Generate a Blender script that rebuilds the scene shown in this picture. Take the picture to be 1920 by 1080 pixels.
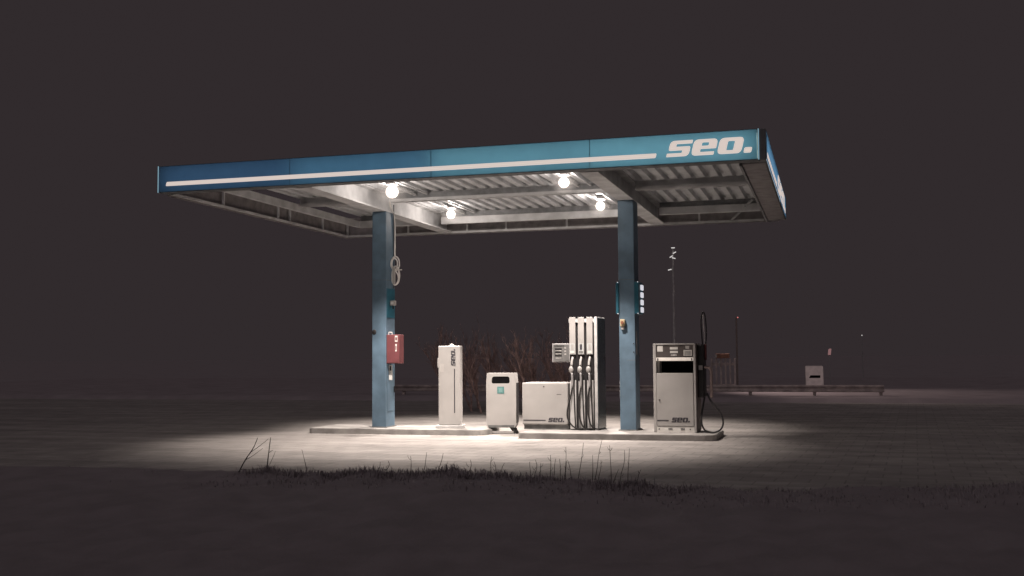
import bpy, bmesh, math, random
from mathutils import Vector, Matrix, noise
random.seed(7)
for o in list(bpy.data.objects): bpy.data.objects.remove(o)
SC = bpy.context.scene
COL = SC.collection
R_ = math.radians

# ---------------------------------------------------------------- camera
TH, TILT, ROLL, HC = R_(16.2), R_(3.55), R_(0.40), 1.50
fw = Vector((-math.sin(TH)*math.cos(TILT), math.cos(TH)*math.cos(TILT), math.sin(TILT)))
r0 = Vector((math.cos(TH), math.sin(TH), 0)); u0 = r0.cross(fw)
rr = r0*math.cos(ROLL) - u0*math.sin(ROLL); uu = u0*math.cos(ROLL) + r0*math.sin(ROLL)
cd = bpy.data.cameras.new('camera'); cam = bpy.data.objects.new('camera', cd); COL.objects.link(cam)
M = Matrix((rr, uu, -fw)).transposed().to_4x4(); M.translation = Vector((0, 0, HC)); cam.matrix_world = M
cd.sensor_width = 36; cd.lens = 2045/1920*36; cd.clip_start = .05; cd.clip_end = 3000
SC.camera = cam

# ---------------------------------------------------------------- sky, moon, exposure
w = bpy.data.worlds.new('World'); SC.world = w; w.use_nodes = True
nt = w.node_tree; nt.nodes.clear()
out = nt.nodes.new('ShaderNodeOutputWorld'); add = nt.nodes.new('ShaderNodeAddShader')
b1 = nt.nodes.new('ShaderNodeBackground'); b2 = nt.nodes.new('ShaderNodeBackground')
sky = nt.nodes.new('ShaderNodeTexSky'); sky.sky_type = 'NISHITA'; sky.sun_disc = False
sky.sun_elevation = R_(50); sky.sun_rotation = R_(190)
b1.inputs[0].default_value = (.0305, .0238, .0258, 1); b1.inputs[1].default_value = 1
nt.links.new(sky.outputs[0], b2.inputs[0]); b2.inputs[1].default_value = .00004
nt.links.new(b1.outputs[0], add.inputs[0]); nt.links.new(b2.outputs[0], add.inputs[1]); nt.links.new(add.outputs[0], out.inputs[0])
sl = bpy.data.lights.new('moon', 'SUN'); so = bpy.data.objects.new('moon', sl); COL.objects.link(so)
sl.energy = .27; sl.angle = R_(60); sl.color = (1, .88, .92)
so.rotation_euler = (R_(40), 0, R_(-10))
SC.view_settings.view_transform = 'Standard'; SC.view_settings.look = 'None'
SC.view_settings.exposure = 0; SC.view_settings.gamma = 1
SC.render.engine = 'CYCLES'
SC.cycles.use_denoising = True
SC.cycles.max_bounces = 6; SC.cycles.diffuse_bounces = 4; SC.cycles.volume_bounces = 0
SC.cycles.sample_clamp_indirect = 3

# ---------------------------------------------------------------- materials
def mat(name, col, rough=.6, metal=0, var=.12, scale=6, bump=0, bscale=40, emit=None, es=1, spec=.5, col2=None, lo=.35, hi=.65):
    m = bpy.data.materials.new(name); m.use_nodes = True
    n = m.node_tree; p = n.nodes['Principled BSDF']
    p.inputs['Roughness'].default_value = rough; p.inputs['Metallic'].default_value = metal
    p.inputs['Specular IOR Level'].default_value = spec
    tc = n.nodes.new('ShaderNodeTexCoord')
    nz = n.nodes.new('ShaderNodeTexNoise'); nz.inputs['Scale'].default_value = scale; nz.inputs['Detail'].default_value = 6
    n.links.new(tc.outputs['Object'], nz.inputs['Vector'])
    mr = n.nodes.new('ShaderNodeMapRange'); mr.inputs[1].default_value = lo; mr.inputs[2].default_value = hi
    n.links.new(nz.outputs['Fac'], mr.inputs[0])
    mx = n.nodes.new('ShaderNodeMix'); mx.data_type = 'RGBA'
    c2 = col2 or tuple(max(0, c*(1-var)) for c in col)
    c1 = col if col2 else tuple(min(1, c*(1+var*.5)) for c in col)
    mx.inputs[6].default_value = (*c1, 1); mx.inputs[7].default_value = (*c2, 1)
    n.links.new(mr.outputs[0], mx.inputs[0]); n.links.new(mx.outputs[2], p.inputs['Base Color'])
    if bump:
        nb = n.nodes.new('ShaderNodeTexNoise'); nb.inputs['Scale'].default_value = bscale; nb.inputs['Detail'].default_value = 4
        n.links.new(tc.outputs['Object'], nb.inputs['Vector'])
        bp = n.nodes.new('ShaderNodeBump'); bp.inputs['Strength'].default_value = bump; bp.inputs['Distance'].default_value = .02
        n.links.new(nb.outputs['Fac'], bp.inputs['Height']); n.links.new(bp.outputs[0], p.inputs['Normal'])
    if emit:
        p.inputs['Emission Color'].default_value = (*emit, 1); p.inputs['Emission Strength'].default_value = es
    return m

def translucent(name, col):
    m = bpy.data.materials.new(name); m.use_nodes = True
    n = m.node_tree; n.nodes.clear()
    o = n.nodes.new('ShaderNodeOutputMaterial'); a = n.nodes.new('ShaderNodeMixShader'); a.inputs[0].default_value = .75
    d = n.nodes.new('ShaderNodeBsdfDiffuse'); t = n.nodes.new('ShaderNodeBsdfTranslucent')
    tc = n.nodes.new('ShaderNodeTexCoord'); nz = n.nodes.new('ShaderNodeTexNoise'); nz.inputs['Scale'].default_value = 5; nz.inputs['Detail'].default_value = 8
    n.links.new(tc.outputs['Object'], nz.inputs['Vector'])
    mx = n.nodes.new('ShaderNodeMix'); mx.data_type = 'RGBA'
    mx.inputs[6].default_value = (*[c*.9 for c in col], 1); mx.inputs[7].default_value = (*[min(1, c*1.1) for c in col], 1)
    n.links.new(nz.outputs['Fac'], mx.inputs[0])
    for s in (d, t): n.links.new(mx.outputs[2], s.inputs[0])
    n.links.new(d.outputs[0], a.inputs[1]); n.links.new(t.outputs[0], a.inputs[2]); n.links.new(a.outputs[0], o.inputs[0])
    return m

M_white = mat('white_enamel', (.385, .37, .355), .45, var=.07, scale=3)
M_white2 = mat('white_cable', (.75, .72, .70), .5)
M_whitep = mat('white_strip_enamel', (.375, .36, .345), .4, var=.08, scale=4)
M_grey = mat('grey_metal', (.36, .35, .35), .5, var=.15)
M_greyd = mat('dark_grey_plinth', (.16, .16, .155), .7, var=.3)
M_alu = mat('aluminium', (.55, .54, .53), .45, var=.2)
M_slot = mat('black_opening', (.006, .0055, .006), .9, var=.2, spec=.05)
M_dark = mat('black_plastic', (.022, .020, .021), .5, var=.3)
M_rubber = mat('black_rubber', (.02, .018, .018), .45, var=.2)
M_ink = mat('dark_ink', (.045, .042, .05), .6, var=.05)
M_brown = mat('brown_side_panel', (.20, .165, .15), .55, var=.2)
M_blue = mat('blue_steel_paint', (.115, .182, .245), .55, var=.28, scale=2.5, bump=.05)
M_bluepanel = mat('petrol_blue_panel', (.02, .11, .16), .45, var=.15)
M_red = mat('red_box_paint', (.17, .05, .055), .6, var=.15)
M_teal = mat('teal_sticker', (.10, .235, .225), .6, var=.25, scale=30)
M_label = mat('pale_label', (.72, .70, .66), .6, var=.1)
M_greylabel = mat('grey_label', (.42, .40, .38), .6, var=.1)
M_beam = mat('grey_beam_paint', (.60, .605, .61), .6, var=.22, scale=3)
M_beamd = mat('shaded_beam_grey', (.27, .275, .28), .7, var=.25)  # darker copy of the beam grey, shade painted into the webs
M_roof = mat('galvanised_roof_sheet', (.58, .595, .61), .6, var=.2, scale=2)
M_fasback = mat('fascia_back_sheet', (.28, .26, .26), .7, var=.25)
M_box = mat('sign_box_sheet', (.16, .165, .17), .6, var=.2)
M_conc = mat('island_concrete', (.33, .315, .30), .85, var=.3, scale=3, bump=.3, bscale=60)
M_glow = mat('backlit_white', (.7, .66, .62), .5, emit=(.70, .60, .545), es=.88, var=.02)
M_bulb = bpy.data.materials.new('lamp_glass'); M_bulb.use_nodes = True
n = M_bulb.node_tree; n.nodes.clear(); o_ = n.nodes.new('ShaderNodeOutputMaterial'); a_ = n.nodes.new('ShaderNodeAddShader')
t_ = n.nodes.new('ShaderNodeBsdfTransparent'); e_ = n.nodes.new('ShaderNodeEmission'); e_.inputs[0].default_value = (.86, .755, .68, 1)
n.links.new(t_.outputs[0], a_.inputs[0]); n.links.new(e_.outputs[0], a_.inputs[1]); n.links.new(a_.outputs[0], o_.inputs[0])
M_halo = bpy.data.materials.new('halo_scatter'); M_halo.use_nodes = True  # thin scattering volume for the glow around each bulb, not glass
n = M_halo.node_tree; n.nodes.clear(); o_ = n.nodes.new('ShaderNodeOutputMaterial'); v_ = n.nodes.new('ShaderNodeVolumeScatter')
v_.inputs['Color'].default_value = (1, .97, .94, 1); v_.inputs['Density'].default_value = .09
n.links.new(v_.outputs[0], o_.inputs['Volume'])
M_sign = mat('price_digit_glow', (.6, .6, .6), .5, emit=(.70, .70, .76), es=.9, var=0)
M_tube = mat('window_lamp_glow', (.7, .66, .6), .4, emit=(.60, .52, .46), es=.5, var=.1, scale=12)
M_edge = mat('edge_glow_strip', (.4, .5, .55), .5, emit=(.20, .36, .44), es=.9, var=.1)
M_seam = mat('seam_blue', (.12, .25, .33), .5)
M_bluesign = translucent('blue_sign_sheet', (.20, .36, .49))
M_skin = mat('sapling_bark', (.42, .29, .27), .9, var=.5, scale=9)
M_weed = mat('dry_weed', (.06, .05, .043), .9, var=.4)
M_grass = mat('grass_blade', (.32, .285, .295), .85, var=.15, scale=1.5, spec=.2)
M_rail = mat('rail_steel', (.45, .38, .36), .6, var=.35, scale=4)
M_wood = mat('brown_board', (.26, .13, .085), .8, var=.4)
M_redlamp = mat('red_lamp', (.5, .1, .1), .4, emit=(.75, .22, .2), es=1)
M_whitelamp = mat('white_lamp', (.8, .8, .8), .4, emit=(.75, .72, .70), es=.8)
M_far = mat('far_white', (.78, .72, .70), .6, var=.12)

# ---------------------------------------------------------------- mesh builder
class MB:
    def __init__(s): s.bm = bmesh.new()
    def box(s, x0, x1, y0, y1, z0, z1, bev=0, seg=2):
        r = bmesh.ops.create_cube(s.bm, size=1)
        vs = r['verts']
        for v in vs:
            v.co = Vector(((x0+x1)/2+v.co.x*(x1-x0), (y0+y1)/2+v.co.y*(y1-y0), (z0+z1)/2+v.co.z*(z1-z0)))
        if bev:
            es = list({e for v in vs for e in v.link_edges})
            bmesh.ops.bevel(s.bm, geom=es, offset=bev, segments=seg, profile=.5, affect='EDGES')
        return s
    def cyl(s, p, q, r, r2=None, n=12):
        p, q = Vector(p), Vector(q); d = q-p
        m = Matrix.Translation((p+q)/2) @ d.to_track_quat('Z', 'Y').to_matrix().to_4x4()
        bmesh.ops.create_cone(s.bm, cap_ends=True, segments=n, radius1=r, radius2=r if r2 is None else r2, depth=d.length, matrix=m)
        return s
    def ball(s, c, r, sc=(1, 1, 1), n=12):
        bmesh.ops.create_uvsphere(s.bm, u_segments=n, v_segments=max(6, n//2), radius=r, matrix=Matrix.Translation(c) @ Matrix.Diagonal((*sc, 1)))
        return s
    def tube(s, pts, r, n=8, smooth=0, r1=None):
        P = [Vector(p) for p in pts]
        for _ in range(smooth):
            Q = [P[0]]
            for a, b in zip(P[:-1], P[1:]): Q += [a.lerp(b, .25), a.lerp(b, .75)]
            P = Q+[P[-1]]
        N = len(P); rings = []; up = None
        for i, p in enumerate(P):
            t = (P[min(i+1, N-1)]-P[max(i-1, 0)]).normalized()
            if up is None: up = t.orthogonal().normalized()
            up = (up - t*up.dot(t)).normalized(); sd = t.cross(up)
            rad = r if r1 is None else r+(r1-r)*i/(N-1)
            rings.append([s.bm.verts.new(p+(up*math.cos(a)+sd*math.sin(a))*rad) for a in [2*math.pi*k/n for k in range(n)]])
        for A, B in zip(rings[:-1], rings[1:]):
            for k in range(n): s.bm.faces.new((A[k], A[(k+1) % n], B[(k+1) % n], B[k]))
        s.bm.faces.new(rings[0][::-1]); s.bm.faces.new(rings[-1])
        return s
    def prism(s, loops, o, u, v, nrm, th):
        """flat outline (first loop outer, rest holes) in the plane o,u,v extruded by th along nrm"""
        o, u, v, nrm = map(Vector, (o, u, v, nrm)); b = bmesh.new(); es = []
        for L in loops:
            vs = [b.verts.new(o+u*p[0]+v*p[1]) for p in L]
            for i in range(len(vs)): es.append(b.edges.new((vs[i], vs[(i+1) % len(vs)])))
        bmesh.ops.triangle_fill(b, use_beauty=True, edges=es)
        r = bmesh.ops.extrude_face_region(b, geom=list(b.faces))
        bmesh.ops.translate(b, verts=[g for g in r['geom'] if isinstance(g, bmesh.types.BMVert)], vec=nrm*th)
        bmesh.ops.recalc_face_normals(b, faces=b.faces)
        me = bpy.data.meshes.new('tmp'); b.to_mesh(me); b.free(); s.bm.from_mesh(me); bpy.data.meshes.remove(me)
        return s
    def quad(s, *ps):
        s.bm.faces.new([s.bm.verts.new(p) for p in ps]); return s
    def build(s, name, m, parent=None, org=(0, 0, 0), smooth=False):
        me = bpy.data.meshes.new(name)
        bmesh.ops.recalc_face_normals(s.bm, faces=s.bm.faces)
        bmesh.ops.translate(s.bm, verts=s.bm.verts, vec=-Vector(org))
        if smooth:
            for f in s.bm.faces: f.smooth = True
        s.bm.to_mesh(me); s.bm.free(); me.materials.append(m)
        o = bpy.data.objects.new(name, me); COL.objects.link(o)
        if parent: o.parent = parent
        else: o.location = org
        return o

def tag(o, label, cat, group=None):
    o['label'] = label; o['category'] = cat
    if group: o['group'] = group
    return o
def thing(name, label, cat, loc=(0, 0, 0), rz=0, group=None):
    o = bpy.data.objects.new(name, None); COL.objects.link(o); o.empty_display_size = .2
    o.location = loc; o.rotation_euler = (0, 0, rz)
    return tag(o, label, cat, group)
def structure(o, kind='structure'): o['kind'] = kind; return o
def copy_tree(o, parent=None):
    c = o.copy(); COL.objects.link(c); c.parent = parent
    for ch in o.children: copy_tree(ch, c)
    return c

def rpoly(pts, n=6):
    """polygon with per-corner radius: (x, y, r)"""
    outp = []; N = len(pts)
    for i, (x, y, r) in enumerate(pts):
        p = Vector((x, y)); a = Vector(pts[i-1][:2])-p; b = Vector(pts[(i+1) % N][:2])-p
        if r <= 0: outp.append((x, y)); continue
        a.normalize(); b.normalize()
        for k in range(n+1):
            t = k/n; q0 = p+a*r; q1 = p+b*r
            outp.append(tuple(q0*(1-t)**2+p*2*t*(1-t)+q1*t*t))
    return outp
def wordmark():
    S = [rpoly([(0, 0, .03), (1.42, 0, .30), (1.42, .62, .14), (.50, .62, .05), (.50, .78, .05), (1.48, .78, .02), (1.48, 1, .03), (.06, 1, .30), (.06, .38, .14), (.94, .38, .05), (.94, .22, .05), (0, .22, .02)])]
    E = [rpoly([(0, 0, .30), (1.42, 0, .04), (1.42, .21, .04), (.53, .21, .05), (.53, .39, .02), (1.5, .39, .05), (1.5, 1, .30), (0, 1, .30)]),
         rpoly([(.55, .59, .04), (.98, .59, .04), (.98, .79, .07), (.55, .79, .07)])]
    O = [rpoly([(0, 0, .30), (1.5, 0, .30), (1.5, 1, .30), (0, 1, .30)]), rpoly([(.54, .22, .07), (.96, .22, .07), (.96, .78, .07), (.54, .78, .07)])]
    D = [rpoly([(0, 0, .1), (.48, 0, .1), (.48, .34, .1), (0, .34, .1)])]
    res = []; x = 0
    for g, wd in ((S, 1.56), (E, 1.62), (O, 1.64), (D, .48)):
        res.append([[(px+x+py*.25, py) for px, py in L] for L in g]); x += wd
    return res, x
WM, WMW = wordmark()
def put_word(mb, o, u, v, nrm, width, height, th=.004):
    k = width/(WMW+.12)
    for g in WM:
        mb.prism([[(px*k, py*height) for px, py in L] for L in g], o, u, v, nrm, th)
    return mb
def bar(mb, o, u, v, nrm, L, h, th=.004, shear=.25, r=.3):
    return mb.prism([rpoly([(0, 0, h*r), (L, 0, h*r), (L+h*shear, h, h*r), (h*shear, h, h*r)])], o, u, v, nrm, th)
X, Y, Z = Vector((1, 0, 0)), Vector((0, 1, 0)), Vector((0, 0, 1))

# ================================================================ SETTING
def ground_mat():
    m = bpy.data.materials.new('worn_paving'); m.use_nodes = True; n = m.node_tree; p = n.nodes['Principled BSDF']
    p.inputs['Roughness'].default_value = .85; p.inputs['Specular IOR Level'].default_value = .25
    L = n.links.new
    tc = n.nodes.new('ShaderNodeTexCoord')
    mp = n.nodes.new('ShaderNodeMapping'); mp.inputs['Rotation'].default_value = (0, 0, R_(4)); L(tc.outputs['Object'], mp.inputs[0])
    br = n.nodes.new('ShaderNodeTexBrick'); br.inputs['Scale'].default_value = 1; br.inputs['Brick Width'].default_value = .40; br.inputs['Row Height'].default_value = .40
    br.inputs['Mortar Size'].default_value = .012; br.inputs['Mortar Smooth'].default_value = .4; br.inputs['Bias'].default_value = 0
    br.inputs['Color1'].default_value = (.345, .322, .303, 1); br.inputs['Color2'].default_value = (.305, .285, .27, 1); br.inputs['Mortar'].default_value = (.25, .233, .222, 1)
    L(mp.outputs[0], br.inputs[0])
    # tyre-worn streaks along the lanes
    ms = n.nodes.new('ShaderNodeMapping'); ms.inputs['Scale'].default_value = (.10, 1.1, 1); ms.inputs['Rotation'].default_value = (0, 0, R_(-5)); L(tc.outputs['Object'], ms.inputs[0])
    ns = n.nodes.new('ShaderNodeTexNoise'); ns.inputs['Scale'].default_value = 1.1; ns.inputs['Detail'].default_value = 8; ns.inputs['Roughness'].default_value = .6; L(ms.outputs[0], ns.inputs[0])
    rs = n.nodes.new('ShaderNodeMapRange'); rs.inputs[1].default_value = .38; rs.inputs[2].default_value = .62; rs.inputs[3].default_value = .80; rs.inputs[4].default_value = 1.08; L(ns.outputs['Fac'], rs.inputs[0])
    nb = n.nodes.new('ShaderNodeTexNoise'); nb.inputs['Scale'].default_value = 1.7; nb.inputs['Detail'].default_value = 9; nb.inputs['Roughness'].default_value = .65; L(tc.outputs['Object'], nb.inputs[0])
    rb = n.nodes.new('ShaderNodeMapRange'); rb.inputs[1].default_value = .3; rb.inputs[2].default_value = .7; rb.inputs[3].default_value = .8; rb.inputs[4].default_value = 1.12; L(nb.outputs['Fac'], rb.inputs[0])
    mu = n.nodes.new('ShaderNodeMath'); mu.operation = 'MULTIPLY'; L(rs.outputs[0], mu.inputs[0]); L(rb.outputs[0], mu.inputs[1])
    no = n.nodes.new('ShaderNodeTexNoise'); no.inputs['Scale'].default_value = .75; no.inputs['Detail'].default_value = 10; no.inputs['Roughness'].default_value = .7; L(tc.outputs['Object'], no.inputs[0])
    ro = n.nodes.new('ShaderNodeMapRange'); ro.inputs[1].default_value = .56; ro.inputs[2].default_value = .68; ro.inputs[3].default_value = 1; ro.inputs[4].default_value = .70; L(no.outputs['Fac'], ro.inputs[0])
    m2 = n.nodes.new('ShaderNodeMath'); m2.operation = 'MULTIPLY'; L(mu.outputs[0], m2.inputs[0]); L(ro.outputs[0], m2.inputs[1]); mu = m2
    mx = n.nodes.new('ShaderNodeVectorMath'); mx.operation = 'SCALE'; L(br.outputs['Color'], mx.inputs[0]); L(mu.outputs[0], mx.inputs['Scale'])
    L(mx.outputs[0], p.inputs['Base Color'])
    bp = n.nodes.new('ShaderNodeBump'); bp.inputs['Strength'].default_value = .5; bp.inputs['Distance'].default_value = .008
    nf = n.nodes.new('ShaderNodeTexNoise'); nf.inputs['Scale'].default_value = 14; nf.inputs['Detail'].default_value = 6; L(tc.outputs['Object'], nf.inputs[0])
    ad = n.nodes.new('ShaderNodeMath'); ad.operation = 'SUBTRACT'; L(nf.outputs['Fac'], ad.inputs[0]); L(br.outputs['Fac'], ad.inputs[1])
    L(ad.outputs[0], bp.inputs['Height']); L(bp.outputs[0], p.inputs['Normal'])
    return m
b = MB(); b.quad((-45, 11.6, 0), (45, 11.6, 0), (45, 35.2, 0), (-45, 35.2, 0))
structure(b.build('paved_forecourt', ground_mat()))
M_field = mat('field_soil', (.33, .295, .305), .95, var=.08, scale=.4, bump=.4, bscale=4, spec=.1)
b = MB(); b.quad((-500, -300, -.03), (500, -300, -.03), (500, 600, -.03), (-500, 600, -.03))
structure(b.build('ground', M_field))

# grass bank the camera looks over: its crest hides the near edge of the paving
CR = [(-30, .22), (-9.64, .22), (-8.5, .235), (-7.42, .235), (-6.39, .215), (-5.66, .225), (-4.77, .235), (-3.86, .27), (-3.44, .255), (-2.98, .235), (-2.42, .205), (-1.87, .17), (-1.33, .15), (-.31, .18), (1.68, .28), (30, .3)]
def crest(x):
    for (a, za), (c, zc) in zip(CR[:-1], CR[1:]):
        if a <= x <= c: return za+(zc-za)*(x-a)/(c-a)
    return .2
def bank_z(x, y):
    h = crest(x)
    if y > 11: k = max(0, 1-(y-11)/1.1); z = h*k*k*(3-2*k)-.02
    elif y > 4: z = h-(11-y)*.045-.0*max(0, 10-y); z = max(z, .03)
    else: z = h-.40-.0
    a = 1.0 if x > -6.3 else max(.15, 1-(-6.3-x)/1.5)
    if y < 12.05: z += a*(.05*noise.noise(Vector((x*2.2, y*2.2, 0)))+.035*noise.noise(Vector((x*7, y*7, 3))))
    return z
bm = bmesh.new(); xs = [-16+.07*i for i in range(330)]; ys = [2+.25*i for i in range(32)]+[10+.07*i for i in range(31)]
xs = [-40, -30, -22]+xs+[9, 14, 22, 40]
G = [[bm.verts.new((x, y, bank_z(x, y))) for y in ys] for x in xs]
for i in range(len(xs)-1):
    for j in range(len(ys)-1): bm.faces.new((G[i][j], G[i+1][j], G[i+1][j+1], G[i][j+1]))
mb = MB(); mb.bm.free(); mb.bm = bm
M_soil = mat('verge_soil', (.25, .222, .23), .95, var=.1, scale=2.5, bump=.3, bscale=25, spec=.1)
structure(mb.build('grass_verge', M_soil, smooth=True))

# grass blades (uncountable)
bm = bmesh.new()
def blade(bm, x, y, z, h, lean, az, wd):
    d = Vector((math.cos(az), math.sin(az), 0)); s_ = Vector((-d.y, d.x, 0))*wd; p = Vector((x, y, z-.01))
    q = p+d*lean*h*.35+Z*h*.6; t = p+d*lean*h+Z*h*(1-.35*lean)
    a, c = bm.verts.new(p-s_), bm.verts.new(p+s_); e, f = bm.verts.new(q-s_*.7), bm.verts.new(q+s_*.7); g = bm.verts.new(t)
    bm.faces.new((a, c, f, e)); bm.faces.new((e, f, g))
for i in range(7000):
    y = 9.9+1.8*random.random()**.7; x = random.uniform(-1, 1)*(y*.46+.6)-y*.29
    dens = noise.noise(Vector((x*1.3, y*1.3, 5)))
    if x < -6.4 and random.random() < .75: continue
    h = random.uniform(.02, .07)*(1+.8*dens)
    blade(bm, x, y, bank_z(x, y), max(.025, h)*(.45 if x < -6.4 else 1), random.uniform(.2, 1.1), random.uniform(0, 6.28), random.uniform(.003, .006))
for i in range(300):                    # rough tufts along the crest
    x = random.uniform(-6.3, -1.2); y = random.uniform(10.7, 11.5); nb = random.randint(8, 20); hh = random.uniform(.05, .13)
    for k in range(nb):
        xx, yy = x+random.gauss(0, .05), y+random.gauss(0, .05)
        blade(bm, xx, yy, bank_z(xx, yy), hh*random.uniform(.5, 1.2), random.uniform(.2, 1.3), random.uniform(0, 6.28), random.uniform(.003, .006))
mb = MB(); mb.bm.free(); mb.bm = bm
structure(mb.build('grass', M_grass), 'stuff')

# far verge beyond the paving
bm = bmesh.new(); xs = [-45+1.0*i for i in range(91)]; ys = [34.6, 35.0, 35.5, 36.2, 37, 39, 45, 60]
G = [[bm.verts.new((x, y, (.0 if j == 0 else .10+.02*j)+.03*noise.noise(Vector((x*.6, y*.6, 1)))-(.06 if j == 0 else 0))) for j, y in enumerate(ys)] for x in xs]
for i in range(len(xs)-1):
    for j in range(len(ys)-1): bm.faces.new((G[i][j], G[i+1][j], G[i+1][j+1], G[i][j+1]))
mb = MB(); mb.bm.free(); mb.bm = bm
structure(mb.build('far_verge', mat('far_grass', (.32, .28, .29), .95, var=.12, scale=1.2, spec=.1), smooth=True))

# pump islands (kerbed pavement)
def island(x0, x1, y0, y1, name):
    out_ = rpoly([(x0, y0, .12), (x1, y0, .28), (x1, y1, .28), (x0, y1, .12)])
    m = MB().prism([out_], (0, 0, -.01), X, Y, Z, .11)
    es = [e for e in m.bm.edges if e.calc_length() > 0 and all(v.co.z > .09 for v in e.verts) and len([f for f in e.link_faces if abs(f.normal.z) < .5]) == 1]
    bmesh.ops.bevel(m.bm, geom=es, offset=.015, segments=2, affect='EDGES')
    structure(m.build(name, M_conc))
island(-9.93, -6.30, 19.66, 20.95, 'pump_island')
island(-5.48, -1.92, 19.12, 20.85, 'pump_island')

# ================================================================ CANOPY
ORG = (-6.1, 20.35, 0)
CAN = thing('station_canopy', 'large flat filling station canopy with blue lit sign band on two blue columns', 'canopy', ORG)
def cp(mb, name, m, parent=None, smooth=False): return mb.build(name, m, parent or CAN, ORG, smooth)
ZB, ZR = 4.40, 4.78
# roof sheet: trapezoid ribs running front to back
prof = []; x = -10.5; pitch = .25
while x < -1.32:
    prof += [(x, ZR), (x+.11, ZR), (x+.135, ZR+.085), (x+.22, ZR+.085)]; x += pitch
prof.append((x, ZR))
loop = prof+[(px, pz+.004) for px, pz in prof[::-1]]
cp(MB().prism([loop], (0, 16.74, 0), X, Z, Y, 7.36), 'roof_sheet', M_roof)
cp(MB().box(-10.6, -1.2, 16.74, 24.1, ZR+.10, ZR+.11), 'roof_deck', M_dark)
# main beams over the columns (I section)
for bx in (-8.60, -3.615):
    m = MB().box(bx-.15, bx+.15, 16.85, 24.1, ZB, ZB+.025).box(bx-.012, bx+.012, 16.85, 24.1, ZB+.025, ZR-.02).box(bx-.15, bx+.15, 16.85, 24.1, ZR-.02, ZR-.001)
    cp(m, 'main_beam', M_beam)
# cross beams between / outside the main beams
spans = [(-10.45, -8.76), (-8.44, -3.775), (-3.455, -1.32)]
for x0, x1 in spans:
    w_ = cp(MB().box(x0, x1, 20.30, 20.40, 4.66, ZR-.002), 'cross_beam', M_beamd if x0 == -8.44 else M_beam)  # middle span takes the dark copy: its shadow band is in the colour
    cp(MB().box(x0, x1, 20.22, 20.27, 4.60, 4.655).box(x0, x1, 20.36, 20.41, 4.60, 4.655).box(x0, x1, 20.271, 20.359, 4.645, 4.6535), 'bottom_rail', M_beam, w_)
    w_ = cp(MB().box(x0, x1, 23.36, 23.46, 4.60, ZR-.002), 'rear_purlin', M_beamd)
    cp(MB().box(x0, x1, 23.28, 23.355, 4.50, 4.66, .008), 'purlin_flange', M_beam, w_)
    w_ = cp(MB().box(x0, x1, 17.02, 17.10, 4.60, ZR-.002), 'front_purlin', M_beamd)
# end purlin at the left edge, along Y
cp(MB().box(-10.62, -10.54, 16.9, 23.5, 4.53, 4.68, .008), 'end_purlin', M_beam)
# fascia frame seen from inside: rails and posts on the left and rear
cp(MB().box(-11.18, -1.3, 24.12, 24.17, 4.385, 4.43), 'frame_rail', M_beam)
cp(MB().box(-11.18, -11.13, 16.8, 24.119, 4.385, 4.43), 'frame_rail', M_beam)
for yy in (18.5, 20.68, 21.2, 22.8): cp(MB().box(-11.175, -11.135, yy-.02, yy+.02, 4.432, 4.84), 'frame_post', M_beam)
for xx in (-11.155, -9.58, -8.10, -7.15, -5.70, -4.3, -2.70): cp(MB().box(xx-.02, xx+.02, 24.125, 24.165, 4.432, 4.84), 'frame_post', M_beam)
cp(MB().box(-11.24, -1.0, 24.22, 24.24, 4.37, 4.86), 'rear_fascia', M_fasback)
cp(MB().box(-11.24, -11.22, 16.78, 24.215, 4.37, 4.86), 'end_fascia', M_fasback)
# diagonal brace at the rear right corner
cp(MB().tube([(-2.0, 24.1, 4.42), (-1.45, 22.9, 4.70)], .03, 6), 'corner_brace', M_beamd)
# dark soffit plates along the right edge
for y0, y1 in ((16.8, 18.9), (18.91, 21.6), (21.61, 24.1)): cp(MB().box(-1.22, -.87, y0, y1, 4.385, 4.40), 'soffit_plate', M_fasback)
cp(MB().box(-1.26, -1.225, 16.8, 24.1, 4.36, 4.42), 'edge_rail', M_beamd)
# front sign band: hollow box with tubes inside, translucent blue sheets in front
def sign_box(name, a, c, fy, depth):   # along X, face at fy
    m = MB().box(a, c, fy+.005, fy+depth, 4.845, 4.86).box(a, c, fy+.005, fy+depth, 4.395, 4.41).box(a, c, fy+depth-.012, fy+depth, 4.4105, 4.8445)
    m.box(a, a+.01, fy+.005, fy+depth-.0125, 4.4105, 4.8445).box(c-.01, c, fy+.005, fy+depth-.0125, 4.4105, 4.8445)
    return m
FY = 16.5; FX0, FX1 = -11.24, -.955
FAS = cp(sign_box('f', FX0, FX1, FY, .25), 'front_fascia', M_box)
js = [FX0+.011, -8.69, -6.15, -3.52, FX1-.011]
for a, c in zip(js[:-1], js[1:]):
    cp(MB().quad((a+.004, FY, 4.40), (c-.004, FY, 4.40), (c-.004, FY, 4.855), (a+.004, FY, 4.855)), 'sign_sheet', M_bluesign, FAS)
for j in js[1:-1]: cp(MB().box(j-.004, j+.004, FY-.003, FY+.004, 4.40, 4.857), 'seam_strip', M_seam, FAS)
for j in (FX0-.012, FX1): cp(MB().box(j, j+.012, FY-.004, FY+.02, 4.395, 4.86), 'edge_strip', M_edge, FAS)
m = MB(); bar(m, (-11.09, FY-.002, 4.502), X, Z, -Y, 8.60, .072)
cp(m, 'stripe', M_glow, FAS)
cp(put_word(MB(), (-2.33, FY-.002, 4.505), X, Z, -Y, 1.30, .245), 'lettering', M_glow, FAS)
def tube_light(nm, loc, rot, lx, ly, e, c, par):
    l = bpy.data.lights.new(nm, 'AREA'); l.shape = 'RECTANGLE'; l.size = lx; l.size_y = ly; l.energy = e; l.color = c
    o = bpy.data.objects.new(nm, l); COL.objects.link(o); o.location = Vector(loc)-Vector(ORG); o.rotation_euler = rot; o.parent = par
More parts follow.
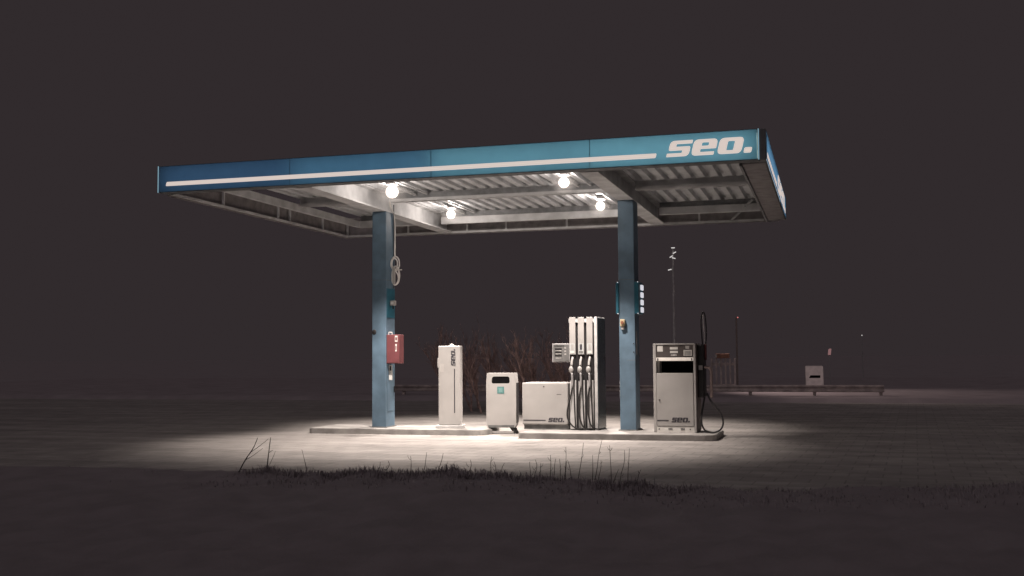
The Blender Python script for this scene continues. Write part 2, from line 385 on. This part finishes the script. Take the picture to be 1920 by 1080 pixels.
for (a, c), e, col in zip(zip(js[:-1], js[1:]), (7.5, 11.5, 22, 25), ((.55, .72, 1), (.6, .85, 1), (.75, 1, .92), (.75, 1, .9))):
    tube_light('sign_tube', ((a+c)/2, FY+.2, 4.63), (R_(90), 0, 0), (c-a)*.99, .42, e, col, FAS)
# right sign band
RX = -.84
m = MB().box(RX-.12, RX-.005, 16.62, 24.2, 4.845, 4.86).box(RX-.12, RX-.005, 16.62, 24.2, 4.395, 4.41).box(RX-.12, RX-.108, 16.62, 24.2, 4.4105, 4.8445)
m.box(RX-.1075, RX-.005, 16.62, 16.63, 4.4105, 4.8445).box(RX-.1075, RX-.005, 24.19, 24.2, 4.4105, 4.8445)
RF = cp(m, 'end_fascia', M_box)
cp(MB().quad((RX, 16.62, 4.40), (RX, 24.2, 4.40), (RX, 24.2, 4.855), (RX, 16.62, 4.855)), 'sign_sheet', M_bluesign, RF)
m = MB(); bar(m, (RX+.002, 16.75, 4.46), Y, Z, X, 3.1, .085); cp(m, 'stripe', M_glow, RF)
cp(put_word(MB(), (RX+.002, 20.15, 4.46), Y, Z, X, 3.6, .33), 'lettering', M_glow, RF)
tube_light('sign_tube', (RX-.10, 20.4, 4.63), (R_(90), 0, R_(90)), 7.2, .3, 42, (.68, .85, 1), RF)
cp(MB().box(-.940, RX-.003, 16.505, 16.615, 4.39, 4.86, .01), 'corner_cap', M_box)
# columns
def column(cx, left):
    x0, x1, y0, y1 = cx-.15, cx+.15, 20.10, 20.56
    c = cp(MB().box(x0, x1, y0, y1, .1005, ZB-.001, .012), 'column', M_blue)
    cp(MB().box(x0-.03, x1+.03, y0-.03, y1+.03, .1002, .118), 'base_plate', M_greyd, c)
    if left:
        cp(MB().box(x1, x1+.008, y0+.03, y1-.02, 2.27, 2.86, .003), 'cover_panel', M_bluepanel, c)
        cp(MB().box(x1, x1+.006, y0+.07, y1-.03, .42, 1.25, .003), 'hatch', M_blue, c)
        cp(MB().box(x1+.0062, x1+.02, y1-.07, y1-.05, .78, .90), 'hinge', M_dark, c)
        cp(MB().ball((x0+.05, y0-.004, 1.99), .045, (1, .3, 1.15)), 'sensor_cap', M_dark, c, True)
        cp(MB().tube([(x1+.02, y1-.04, 3.5), (x1+.02, y1-.04, 4.35), (x1+.02, y1-.3, 4.52), (x1+.1, y1-.5, 4.58)], .014, 6, 1), 'conduit', M_label, c, True)
        cp(MB().tube([(x1+.015, y1-.09, 2.87), (x1+.015, y1-.09, 4.32), (x1+.06, y1-.2, 4.56)], .009, 6, 1), 'conduit', M_dark, c, True)
        cp(MB().box(x0-.002, x1+.002, y0-.002, y1+.002, 3.02, 3.026), 'joint_band', M_greyd, c)
    else:
        cp(MB().box(x1, x1+.012, y0+.10, y0+.14, 1.50, 1.94, .003), 'gauge_strip', M_grey, c)
        cp(MB().box(x0-.002, x1+.002, y0-.002, y1+.002, 2.90, 2.905), 'joint_band', M_greyd, c)
        cp(MB().box(x0+.14, x1+.002, y0-.002, y0+.3, 1.40, 1.405), 'joint_band', M_greyd, c)
        for zz in (1.55, 1.71): cp(MB().cyl((x1-.03, y0, zz), (x1-.03, y0-.012, zz), .012, n=8), 'bolt', M_dark, c)
        for zz in (.9, .72): cp(MB().box(x0-.012, x0, y0+.05, y0+.09, zz, zz+.12), 'clip', M_grey, c)
column(-8.60, True); column(-3.615, False)
# lamp rails
for lx in (-7.80, -4.47):
    cp(MB().box(lx-.085, lx-.045, 17.1, 20.21, 4.70, 4.74).box(lx-.085, lx-.045, 20.42, 23.27, 4.70, 4.74), 'lamp_rail', M_beam)
    cp(MB().box(lx+.155, lx+.185, 17.1, 20.21, 4.715, 4.745).box(lx+.155, lx+.185, 20.42, 23.27, 4.715, 4.745), 'lamp_rail', M_beam)

# lamps
WARM = (1, .885, .81)
def lamp(x, y, label, e, gr=.155):
    t = thing('canopy_lamp', label, 'lamp', (x, y, 4.56), group='round lamps under the canopy')
    MB().box(-.10, .10, -.10, .10, .125, .19, .02).build('housing', M_grey, t)
    MB().box(-.16, .16, -.03, .03, .19, .21).build('bracket', M_beam, t)
    MB().ball((0, 0, 0), gr*.62, (1, 1, 1), 24).build('bulb', M_bulb, t, smooth=True)
    MB().ball((0, 0, 0), gr*1.6, (1, 1, .8), 32).build('lamp_halo', M_halo, t, smooth=True)  # added halo sphere imitating bloom; the lamp has no such globe
    l = bpy.data.lights.new('lamp_beam', 'SPOT'); l.energy = e; l.color = WARM; l.spot_size = R_(102); l.spot_blend = .58; l.shadow_soft_size = .05
    o = bpy.data.objects.new('lamp_beam', l); COL.objects.link(o); o.parent = t; o.location = (0, 0, -gr*1.28-.03); o.rotation_euler = (R_(-5 if y < 20 else 3), R_(-4 if x < -6 else 5), 0)
    l = bpy.data.lights.new('lamp_spill', 'POINT'); l.energy = e*.021; l.color = WARM; l.shadow_soft_size = .05
    o = bpy.data.objects.new('lamp_spill', l); COL.objects.link(o); o.parent = t; o.location = (0, 0, 0)
LE = 1320
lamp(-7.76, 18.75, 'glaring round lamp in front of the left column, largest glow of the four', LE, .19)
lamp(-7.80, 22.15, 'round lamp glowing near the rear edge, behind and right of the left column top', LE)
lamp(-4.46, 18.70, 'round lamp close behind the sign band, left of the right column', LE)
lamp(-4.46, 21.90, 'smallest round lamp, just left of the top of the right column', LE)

# ================================================================ THINGS ON THE COLUMNS
cx1 = -8.45
t = thing('socket_box', 'small white socket box on the petrol blue panel of the left column', 'socket', (cx1+.008, 20.33, 2.52))
MB().box(0, .10, -.05, .05, 0, .10, .012).build('case', M_white, t); MB().box(.02, .08, -.056, -.05, .02, .08, .002).build('flap', M_label, t)
MB().cyl((.05, 0, 0), (.05, 0, -.07), .015, n=8).build('cable_gland', M_dark, t)
t = thing('red_box', 'dark red metal box with two white stickers on the left column', 'box', (cx1, 20.12, 1.36))
MB().box(.001, .275, 0, .24, 0, .575, .008).build('body', M_red, t)
MB().box(.015, .260, -.006, -.0005, .015, .56, .003).build('door', M_red, t)
MB().box(.185, .24, -.009, -.0065, .43, .55).build('sticker', M_label, t); MB().box(.19, .225, -.009, -.0065, .24, .385).build('sticker', M_label, t)
MB().box(.193, .232, -.0105, -.0095, .46, .52).build('sticker_print', M_red, t); MB().box(.197, .218, -.0105, -.0095, .27, .35).build('sticker_print', M_red, t)
MB().tube([(.03, .05, .576), (.03, .05, .62), (.10, .05, .62), (.10, .05, .576)], .009, 6).build('handle', M_label, t)
t = thing('sign_tag', 'small white tag with a dark mark hanging below the red box', 'tag', (cx1+.006, 20.25, 1.03))
MB().box(.001, .07, -.02, .0, 0, .30, .006).build('plate', M_label, t)
MB().prism([rpoly([(-.018, 0, .016), (.018, 0, .016), (.018, .09, .016), (-.018, .09, .016)])], (.036, -.0205, .19), X, Z, -Y, .002).build('pictogram', M_ink, t)
MB().tube([(.035, -.01, .30), (.035, -.01, .335)], .006, 6).build('hook', M_dark, t)
# hanging extension cable
t = thing('cable_coil', 'pale extension cable looped in a figure eight on the left column', 'cable', (cx1+.05, 20.33, 3.20))
pts = []
for k in range(0, 61):
    a = k/60*2*math.pi*2.0; pts.append((.105*math.sin(2*a*.5+.2*math.sin(a))*(1 if a < 6.28 else .82)+.05, -.03+.02*math.sin(a*1.5), .30*math.cos(a*.5)*.55+.10*math.cos(a)-.02))
MB().tube([(.06, -.03, .62), (.05, -.03, .35)]+[(.06+.095*math.sin(a), -.03+.012*(i % 3), .16+.145*math.cos(a)) for i, a in enumerate([j*.5 for j in range(0, 14)])], .015, 6, 2).build('cable', M_white2, t, smooth=True)
MB().tube([(.08+.085*math.sin(a)*(1 if j < 12 else .8), -.045+.01*(j % 2), -.08+.19*math.cos(a)) for j, a in enumerate([k*.5 for k in range(0, 26)])], .014, 6, 2).build('cable', M_white2, t, smooth=True)
MB().tube([(.06, -.05, .30), (.0, -.06, .20), (.02, -.07, .06), (.12, -.06, -.02), (.15, -.05, -.16), (.08, -.06, -.30), (-.01, -.05, -.20), (.03, -.06, -.04), (.13, -.07, .08), (.12, -.06, .24), (.04, -.05, .27)], .013, 6, 2).build('cable', M_white2, t, smooth=True)
MB().box(.03, .085, -.10, -.05, -.26, .10, .01).build('socket_strip', M_white, t)
MB().tube([(.10, -.045, .03), (.22, -.05, .03)], .008, 6).build('plug_pin', M_label, t)
# price signs on both side faces of the right column
def price_sign(x0, x1, face, label):
    t = thing('price_sign', label, 'price sign', ((x0+x1)/2, 20.33, 2.26), group='blue price boxes on the right column')
    h = (x1-x0)/2
    MB().box(-h, h, -.25, .25, 0, .60, .008).build('case', M_bluepanel, t)
    MB().box(-h-.003, h+.003, -.256, -.2505, .01, .59).build('edge_strip', M_bluepanel, t)
    if face:
        for k in range(4):
            zz = .035+k*.14
            MB().prism([rpoly([(-.02, 0, .03), (.23, 0, .03), (.23, .098, .03), (-.02, .098, .03)])], (h*face, 0, zz), Y, Z, X*face, .02).build('digit_window', M_sign, t)
        for zz in (.008, .592): MB().cyl((h-.01, -.2565, zz), (h-.01, -.262, zz), .009, n=8).build('screw', M_sign, t)
price_sign(-3.463, -3.39, 1, 'blue price box with four lit windows on the right side of the right column')
price_sign(-3.81, -3.767, -1, 'thin blue price box seen edge-on at the left side of the right column')
t = thing('emergency_switch', 'small yellowish switch box on the front of the right column', 'switch', (-3.69, 20.10, 2.0))
MB().box(-.045, .045, -.07, -.001, .03, .16, .01).build('case', mat('yellowed_plastic', (.50, .40, .24), .5), t)
MB().cyl((0, -.07, .10), (0, -.10, .10), .028, n=14).build('button', mat('brown_button', (.25, .10, .06), .5), t)
MB().box(-.03, .03, -.05, -.001, -.03, .029, .006).build('gland', M_greylabel, t)

# ================================================================ ISLAND EQUIPMENT
# slim air and water cabinet
t = thing('air_water_cabinet', 'tall slim white service cabinet with vertical dark lettering beside the left column', 'service cabinet', (-7.19, 20.36, .1005), R_(12))
MB().box(-.22, .22, -.14, .16, .055, 1.60, .018).build('body', M_white, t)
MB().box(-.27, .27, -.20, .20, 0, .054, .008).build('plinth', M_alu, t)
MB().ball((.03, 0, 1.60), .05, (1, 1, .8)).build('beacon', M_label, t, smooth=True)
MB().box(-.255, -.2205, -.03, .04, 1.17, 1.36, .012).build('hose_holder', M_white, t)
MB().box(-.19, -.115, -.143, -.1403, 1.09, 1.25).build('sticker', M_greylabel, t)
put_word(MB(), (.115, -.1405, 1.20), Z, -X, -Y, .34, .085, .003).build('lettering', M_ink, t)
MB().box(.088, .106, -.143, -.1403, .29, 1.15).build('stripe', M_ink, t)

# litter bin in the gap between the islands
t = thing('litter_bin', 'white litter bin with rounded slot and teal sticker between the islands', 'litter bin', (-6.15, 20.45, 0), R_(9))
prof = [(-.265, .12), (.265, .12), (.29, .175), (.29, .99), (.275, 1.165), (-.275, 1.165), (-.29, .99), (-.29, .175)]
slot = rpoly([(-.185, .965, .04), (.17, .965, .04), (.165, 1.10, .05), (-.175, 1.10, .05)])
m = MB().prism([prof, slot], (0, -.20, 0), X, Z, Y, .012)
m.build('front_panel', M_white, t)
MB().prism([prof], (0, -.187, 0), X, Z, Y, .37).build('body', M_white, t)
MB().prism([slot], (0, -.1895, 0), X, Z, -Y, .0015).build('slot_shade', M_slot, t)  # black patch painting the shade inside the slot; body behind is solid
MB().box(.291, .297, -.165, .17, .20, .97).build('side_seam', M_dark, t)
MB().box(-.255, .255, -.203, -.185, .118, .165).build('lip', M_greyd, t)
MB().box(-.075, .06, -.2045, -.2005, .77, .905).build('sticker', M_teal, t)
MB().box(-.045, .03, -.2065, -.205, .80, .875).build('sticker_print', mat('pale_teal', (.16, .30, .285), .6), t)
for s in (-1, 1):
    MB().prism([[(s*.30, 0), (s*.24, .119), (s*.16, .119), (s*.25, 0)]], (0, -.19, 0), X, Z, Y, .35).build('foot', M_dark, t)
MB().box(-.235, .235, -.195, -.165, .012, .05).build('cross_bar', M_white, t)

# multi-hose pump with low cabinet
t = thing('multi_hose_pump', 'white fuel pump with three hoses, low cabinet and grey display', 'fuel pump', (-4.72, 20.08, .1005))
c = MB().box(-.93, -.035, 0, .62, .095, .885, .022, 3).build('cabinet', M_white, t)
MB().box(-.90, -.03, .03, .60, 0, .094).build('plinth', M_greyd, t)
MB().box(-.905, -.47, -.003, -.0002, .165, .185).build('stripe', M_ink, c)
put_word(MB(), (-.42, -.0004, .145), X, Z, -Y, .315, .08, .003).build('lettering', M_ink, c)
MB().cyl((-.50, 0, .81), (-.50, -.006, .81), .013, n=10).build('lock', M_dark, c)
MB().box(-.25, -.16, -.002, -.0003, .655, .67).build('label_print', M_greyd, c)
MB().box(-.29, -.10, -.002, -.0003, .63, .634).build('label_print', M_greylabel, c)
MB().box(-.29, -.15, -.002, -.0003, .825, .829).build('label_print', M_greylabel, c)
MB().cyl((-.13, 0, .735), (-.13, -.005, .735), .02, n=10).build('emblem', M_greylabel, c)
# tower
TX0, TX1, TZ = 0.0, .555, 2.115
MB().box(TX0+.012, TX1-.07, .03, .70, 0, TZ-.02).build('tower', M_dark, t)
MB().box(TX1-.0695, TX1-.012, -.02, .72, 0, TZ, .008).build('corner_post', M_alu, t)
MB().box(TX1-.0115, TX1, .0, .70, .02, TZ-.02, .004).build('side_panel', mat('gloss_dark_panel', (.035, .05, .055), .22), t)
MB().box(TX0, TX1-.072, -.012, .028, TZ-.10, TZ-.03).build('top_plate', M_alu, t)
M_printA = mat('nozzle_label', (.48, .50, .49), .5)
hose_end = [(-.03, -.17), (.02, .0), (.06, .03)]
for k in range(3):
    sx = .01+k*.165; sc_ = sx+.058
    p_ = MB().box(sx, sx+.118, -.022, .02, 1.41, TZ, .006).build('pump_strip', M_whitep, t)
    MB().box(sx+.012, sx+.106, -.026, -.0225, 1.42, 1.62).build('grade_label', M_printA, p_)
    MB().box(sx+.035, sx+.083, -.0285, -.0265, 1.50, 1.605).build('grade_print', M_white if k != 1 else M_ink, p_)
    MB().box(sx+.02, sx+.098, -.0285, -.0265, 1.435, 1.48).build('grade_print', M_label if k != 1 else M_greyd, p_)
    MB().box(sx, sx+.118, .015, .029, .93, 1.41).build('nozzle_recess', M_dark, t)
    q_ = MB().box(sx, sx+.118, -.006, .028, .02, .93, .006).build('lower_panel', M_alu, t)
    nz = MB().tube([(sc_-.002, .02, 1.37), (sc_-.01, -.03, 1.29), (sc_-.012, -.055, 1.20)], .024, 8, 1).build('nozzle', M_white, t, smooth=True)
    MB().ball((sc_-.02, -.06, 1.13), .055, (.85, .6, 1.25)).build('nozzle_guard', M_white, nz, smooth=True)
    MB().tube([(sc_-.005, -.06, 1.07), (sc_, -.05, .93), (sc_-.005, -.045, .80)], .020, 8, 1).build('hose_collar', M_grey, nz, smooth=True)
    ex = [.035, .21, .38][k]
    MB().tube([(sc_-.005, -.045, .80), (sc_-.03, -.07, .62), (ex-.06+(.05 if k else 0), -.10, .40), (ex-.03+(.04 if k else -.03), -.12, .20), (ex+.07, -.10, .04), (ex+.20, -.06, .025), (ex+.20+.02, -.02, .03)], .015, 8, 2).build('hose', M_rubber, t, smooth=True)
    MB().tube([(sc_+.03, -.012, 1.05), (sc_+.025, -.04, .75), (sc_+.04, -.05, .35), (sc_+.05, -.03, .03)], .013, 8, 2).build('hose', M_rubber, t, smooth=True)
ptb = MB().prism([rpoly([(0, .08, .02), (.05, .08, .02), (.05, .05, .02), (.01, .025, .0), (.01, 0, 0), (.06, 0, 0), (.06, .015, 0), (.03, .015, 0), (.065, .045, .02), (.065, .10, .03), (0, .10, .03)])], (.20, -.0225, 1.63), X, Z, -Y, .002).build('numeral', M_greylabel, t)
# display head
d_ = MB().box(-.355, -.003, .10, .30, 1.27, 1.625, .008).build('display_head', M_grey, t)
MB().box(-.335, -.025, .093, .0995, 1.29, 1.605, .003).build('display_face', mat('display_grey', (.15, .148, .145), .4), d_)
for zz in (1.50, 1.44, 1.38): MB().box(-.30, -.165, .089, .0925, zz, zz+.035).build('display_window', M_dark, d_)
for zz in (1.525, 1.465, 1.405): MB().box(-.115, -.08, .089, .0925, zz, zz+.028).build('display_digit', M_white, d_); 
MB().box(-.31, -.115, .089, .0925, 1.57, 1.585).build('display_window', M_dark, d_)
for zz in (1.495, 1.435, 1.355): MB().box(-.285, -.17, .087, .0888, zz-.012, zz-.004).build('display_trim', M_label, d_)

# classic dispenser on the right
t = thing('fuel_dispenser', 'white boxy fuel dispenser with dark window and looped hose at right', 'fuel dispenser', (-2.70, 19.74, .1005), R_(-2))
W2, H2, D2 = .385, 1.60, .55
fr = MB().box(-W2, -W2+.055, 0, .05, .0, H2-.03, .006).box(W2-.04, W2, 0, .05, .0, H2-.03, .006).box(-W2, W2, -.002, .05, H2-.029, H2, .006).build('frame', M_white, t)
MB().box(-W2+.002, W2-.002, .0505, D2, 0, .52).box(-W2+.002, W2-.002, .0505, D2, 1.34, H2-.004).box(-W2+.002, W2-.002, .45, D2, .521, 1.339).box(-W2+.002, -W2+.02, .0505, .449, .521, 1.339).box(W2-.02, W2-.002, .0505, .449, .521, 1.339).build('body', M_brown, t)
MB().box(W2-.001, W2+.006, .03, D2-.01, .02, H2-.03, .004).build('side_panel', M_brown, t)
hd = MB().box(-W2+.056, W2-.041, .010, .049, 1.355, H2-.030).build('header_panel', mat('header_brown', (.10, .085, .08), .4), t)
def lab(par, x0, x1, z0, z1, m=None, y=.009): MB().box(x0, x1, y-.003, y, z0, z1).build('label', m or M_label, par)
lab(hd, -.305, -.205, 1.455, 1.555); lab(hd, -.075, .07, 1.49, 1.535); lab(hd, -.075, .07, 1.425, 1.465)
lab(hd, -.06, .05, 1.372, 1.405, M_greylabel); lab(hd, .205, .275, 1.50, 1.555, M_greylabel); lab(hd, .17, .32, 1.375, 1.48, M_label)
for k in range(4): lab(hd, .185, .305, 1.39+k*.02, 1.396+k*.02, M_greyd, .0058)
lab(hd, -.02, .02, 1.380, 1.397, M_label, .0058)
wl = MB().box(-W2+.058, W2-.043, .004, .05, 1.285, 1.345, .006).build('window_lamp', M_tube, t)
for xx in (-W2+.085, W2-.07): MB().box(xx-.012, xx+.012, -.002, .0035, 1.29, 1.335).build('lamp_clip', M_greyd, wl)
MB().box(-W2+.06, W2-.045, .32, .33, 1.07, 1.283).build('window_back', M_slot, t)
MB().box(-W2+.021, -W2+.10, .10, .31, 1.07, 1.283).build('window_cheek', M_greylabel, t)
dr = MB().box(-W2+.06, W2-.046, -.006, .046, .115, 1.065, .006).build('door', M_white, t)
MB().cyl((-W2+.11, -.006, .59), (-W2+.11, -.012, .575), .014, n=8).build('keyhole', M_dark, dr)
MB().box(-W2+.062, -W2+.27, -.009, -.0064, .205, .225).build('stripe', M_ink, dr)
put_word(MB(), (-.065, -.0064, .185), X, Z, -Y, .335, .085, .003).build('lettering', M_ink, dr)
bs = MB().box(-W2+.0555, W2-.0405, .002, .048, .0, .11, .004).build('base_panel', M_label, t)
for xx in (-.12, .10):
    for k in range(3): MB().box(xx+k*.025, xx+k*.025+.018, -.002, .0017, .045, .085).build('vent', M_greyd, bs)
for xx in (-.29, .27): MB().cyl((xx, .002, .06), (xx, -.004, .06), .012, n=8).build('screw', M_dark, bs)
ho = MB().box(W2+.007, W2+.125, .16, .46, .62, 1.58, .02).build('hose_housing', M_dark, t)
MB().box(W2+.03, W2+.10, .14, .1595, 1.12, 1.20).build('nozzle_holder', M_grey, ho)
MB().tube([(W2+.09, .30, 1.50), (W2+.075, .30, 1.75), (W2+.06, .30, 2.0), (W2+.08, .30, 2.14), (W2+.105, .30, 2.17), (W2+.135, .30, 2.14), (W2+.155, .30, 1.95), (W2+.16, .30, 1.70), (W2+.13, .30, 1.52)], .012, 8, 2).build('hose_loop', M_rubber, t, smooth=True)
MB().tube([(W2+.135, .29, 1.50), (W2+.12, .29, 1.80), (W2+.105, .29, 2.13)], .009, 6).build('hose_mast', M_alu, t)
MB().cyl((W2+.14, .28, 1.30), (W2+.14, .28, 1.58), .022, n=10).build('mast_socket', mat('dull_red_plastic', (.16, .05, .05), .5), t)
MB().tube([(W2+.13, .20, 1.165), (W2+.20, .18, 1.17), (W2+.245, .17, 1.14), (W2+.25, .17, 1.0), (W2+.25, .17, .62)], .026, 10, 1).build('nozzle_pipe', mat('pinkish_grey', (.40, .31, .29), .5), t, smooth=True)
MB().tube([(W2+.12, .2, .62), (W2+.10, .10, .45), (W2+.07, .04, .25), (W2+.11, .0, .07), (W2+.22, -.02, .017), (W2+.34, -.04, .015), (W2+.45, -.02, .08), (W2+.475, .03, .22), (W2+.40, .08, .38), (W2+.29, .12, .50), (W2+.21, .16, .60), (W2+.17, .18, .70)], .017, 8, 2).build('hose', M_rubber, t, smooth=True)

# ================================================================ BACKGROUND
t = thing('guard_rail', 'low steel guard rail running along the dark far edge of the forecourt', 'guard rail', (-3, 36, 0))
MB().box(-12, 4.6, 0, .06, .42, .50, .02).box(-12, 4.6, .03, .05, .36, .419).box(-12, 4.6, 0, .06, .28, .359, .02).build('beam', M_rail, t)
for k in range(9): MB().box(-11.5+k*2-.05, -11.5+k*2+.05, .061, .16, -.02, .47).build('post', M_rail, t)
# far slatted rack with a brown head
t = thing('slatted_rack', 'dim slatted rack with a brown board on top, behind the guard rail', 'rack', (-3.62, 39.0, .15))
for k in range(6): MB().box(-.42+k*.16, -.42+k*.16+.055, -.03, .03, 0, 1.20).build('slat', M_rail, t)
MB().box(-.25, .23, -.10, .06, 1.205, 1.37, .02).build('head_board', M_wood, t)
MB().box(-.26, -.2, -.105, -.1005, 1.23, 1.34).build('end_plate', M_greylabel, t)
MB().tube([(-.10, -.09, 1.10), (-.12, -.10, .92)], .02, 6).build('nozzle', M_white, t)
MB().box(-.44, .44, .031, .07, .2, .3).box(-.44, .44, .031, .07, .95, 1.05).build('cross_bar', M_rail, t)
# far litter box
t = thing('litter_bin', 'distant white bin with a slanted dark slot beyond the guard rail', 'litter bin', (-.57, 41.5, .12), R_(5))
outl = [(-.29, 0), (.31, 0), (.30, .90), (.27, .93), (-.28, .93), (-.31, .90)]
sl_ = [(-.20, .49), (.20, .49), (.20, .59), (-.15, .59)]
MB().prism([outl, sl_], (0, -.2, 0), X, Z, Y, .02).build('front_panel', M_far, t)
MB().prism([outl], (0, -.179, 0), X, Z, Y, .38).build('body', M_far, t)
MB().prism([sl_], (0, -.1805, 0), X, Z, -Y, .003).build('slot_shade', M_slot, t)  # slot's dark inside painted as a black patch on the solid body
MB().box(-.25, .25, -.15, .15, -.1, -.001).build('foot', M_greyd, t)
# mast with floodlights
t = thing('lamp_mast', 'thin distant mast with a cluster of small bright floodlights on top', 'lamp mast', (-5.44, 39.9, .1))
MB().cyl((0, 0, 0), (0, 0, 5.30), .05, .035, 8).build('pole', M_alu, t)
for dx, dz, rot in ((-.12, 4.50, .25), (-.06, 4.98, .6), (.03, 4.92, -.3), (.06, 5.12, .5), (.01, 5.30, 0)):
    f = MB().tube([(0, 0, dz-.03), (dx*.9, -.05, dz)], .02, 6).build('arm', M_alu, t)
    MB().tube([(dx-.06*math.cos(rot), -.06, dz-.06*math.sin(rot)), (dx+.07*math.cos(rot), -.06, dz+.06*math.sin(rot))], .018, 8).build('floodlight', M_whitelamp, f)
l = bpy.data.lights.new('mast_beam', 'SPOT'); l.energy = 1300; l.color = (1, .80, .74); l.spot_size = R_(64); l.spot_blend = 1; l.shadow_soft_size = .3
o = bpy.data.objects.new('mast_beam', l); COL.objects.link(o); o.parent = t; o.location = (.1, -.5, 5.0)
o.rotation_euler = (Vector((5.2, -1.2, -4.6)).to_track_quat('-Z', 'Y')).to_euler()
# dark pole with a red light
t = thing('signal_pole', 'dark slim pole with a tiny red light at its top', 'pole', (-3.27, 40.7, .1))
MB().cyl((0, 0, 0), (0, 0, 2.75), .035, .03, 8).build('pole', M_brown, t)
MB().ball((.06, -.05, 2.74), .022).build('red_light', M_redlamp, t)
# small far marks
t = thing('reflector_post', 'faint post with a pinkish reflector in the dark, above the distant bin', 'post', (-.02, 44, .1))
MB().cyl((0, 0, 0), (0, 0, 1.3), .02, n=6).build('post', M_grey, t)
MB().prism([rpoly([(-.06, 0, .03), (.05, .0, .03), (.08, .25, .04), (-.03, .24, .04)])], (0, -.035, 1.34), X, Z, Y, .02).build('reflector', mat('pink_reflector', (.5, .25, .25), .4, emit=(.18, .10, .10)), t)
MB().cyl((0, 0, 1.3), (0, 0, 1.5), .015, n=6).build('bracket', M_dark, t)
t = thing('street_lamp', 'tiny white street lamp far off in the dark at right', 'street lamp', (1.9, 70, -.03))
MB().cyl((0, 0, 0), (0, 0, 2.6), .04, .03, 6).build('pole', M_grey, t); MB().ball((0, -.1, 2.62), .032).build('bulb', M_whitelamp, t)

# bare saplings behind the islands
def sapling(px_x, y, h, lean, seed, label):
    random.seed(seed); m = MB()
    def limb(p, d, L, r, depth):
        n = 5; pts = [p]
        for i in range(n):
            d = (d+Vector((random.gauss(0, .10), random.gauss(0, .10), random.gauss(.02, .05)))).normalized(); pts.append(pts[-1]+d*L/n)
        m.tube(pts, r, 5 if depth < 2 else 3, 0, r*.35)
        if depth < 3:
            for k in range([12, 5, 3][depth]):
                i = random.randint(1 if depth else 1, n-1); q = pts[i].lerp(pts[i+1], random.random())
                a = random.uniform(0, 6.28); dd = (d*.9+Vector((math.cos(a)*.55, math.sin(a)*.55, random.uniform(.1, .5)))).normalized()
                limb(q, dd, L*random.uniform(.3, .5), r*.5, depth+1)
    limb(Vector((0, 0, 0)), Vector((lean, 0, 1)).normalized(), h, .03, 0)
    o = m.build('sapling', M_skin, None, (0, 0, 0)); o.location = (px_x, y, -.01)
    return tag(o, label, 'sapling', 'bare saplings in the dark behind the islands')
random.seed(55)
SAP = [(-10.5+4.6*(k+.5)/26+random.uniform(-.12, .12), random.uniform(27.2, 29.8)) for k in range(26)]
for i, (sx, sy) in enumerate(SAP):
    random.seed(100+i)
    sapling(sx, sy, random.uniform(1.2, 1.75), random.uniform(-.45, -.05), 200+i, 'thin bare sapling leaning in the dark behind the pumps and bin')

# weeds on the verge
def twig_mesh(pts_list):
    m = MB()
    for pts, r in pts_list: m.tube(pts, r, 5, 1, r*.4)
    return m
o = twig_mesh([([(0, 0, 0), (.09, 0, .16), (.19, .02, .30), (.235, .02, .41)], .008), ([(.09, 0, .16), (.2, -.03, .21), (.33, -.03, .30)], .004), ([(.16, 0, .25), (.26, .03, .32), (.36, .04, .40)], .004), ([(.03, 0, .06), (.14, .02, .05), (.27, .02, .07)], .004)]).build('weed_sapling', M_weed)
o.location = (-6.42, 11.0, .19); tag(o, 'leaning bare twig with side branches at the left end of the grass', 'weed')
o = twig_mesh([([(0, 0, 0), (.02, 0, .2), (.05, 0, .42)], .008), ([(.03, 0, .25), (.07, .02, .28)], .004), ([(.04, 0, .12), (.09, .0, .22), (.1, .02, .27)], .003)]).build('weed_sapling', M_weed)
o.location = (-6.06, 11.0, .19); tag(o, 'upright single bare stem just right of the leaning branched twig', 'weed')
ST = [(1082, 901, 1094, 830), (1112, 902, 1129, 824), (1061, 899, 1061, 838), (1145, 902, 1143, 835), (1162, 906, 1171, 844), (1178, 903, 1180, 841), (1032, 892, 1032, 853), (1001, 886, 1004, 862), (1008, 888, 1014, 868), (1109, 902, 1111, 853), (1118, 903, 1127, 863), (1073, 896, 1064, 862), (819, 886, 831, 850), (790, 884, 800, 848), (1050, 892, 1049, 860), (1056, 893, 1062, 864), (768, 880, 770, 855), (577, 880, 566, 843), (703, 886, 713, 866), (915, 882, 922, 856), (1147, 905, 1160, 880), (877, 880, 882, 862), (1036, 893, 1042, 860), (995, 888, 993, 866), (940, 884, 946, 868), (930, 884, 926, 865), (720, 884, 728, 864), (1190, 906, 1202, 880)]
def at(px, py, yy):
    d = fw+rr*((px-960)/2045)-uu*((py-540)/2045); k = yy/d.y
    return Vector((0, 0, HC))+d*k
for i, (ax, ay, bx, by) in enumerate(ST):
    random.seed(300+i); yy = random.uniform(10.85, 11.25)
    a, c = at(ax, ay, yy), at(bx, by, yy); a.z = bank_z(a.x, yy)-.02; h = c-a
    L = [([(0, 0, 0), tuple(h*.35+Vector((random.gauss(0, .01), .02, 0))), tuple(h*.7+Vector((random.gauss(0, .012), .03, 0))), tuple(h)], .0045)]
    for k in range(random.randint(0, 2)):
        f = random.uniform(.35, .9); q = h*f; s = random.choice((-1, 1)); l_ = random.uniform(.015, .045)
        L.append(([tuple(q), tuple(q+Vector((s*l_*.6, 0, l_*.5))), tuple(q+Vector((s*l_*.8, 0, l_*1.2)))], .0025))
    o = twig_mesh(L).build('weed_stalk', M_weed); o.location = a
    tag(o, 'thin dry weed stalk standing on the dark grass edge in front of the islands', 'weed', 'dry weed stalks on the grass edge')
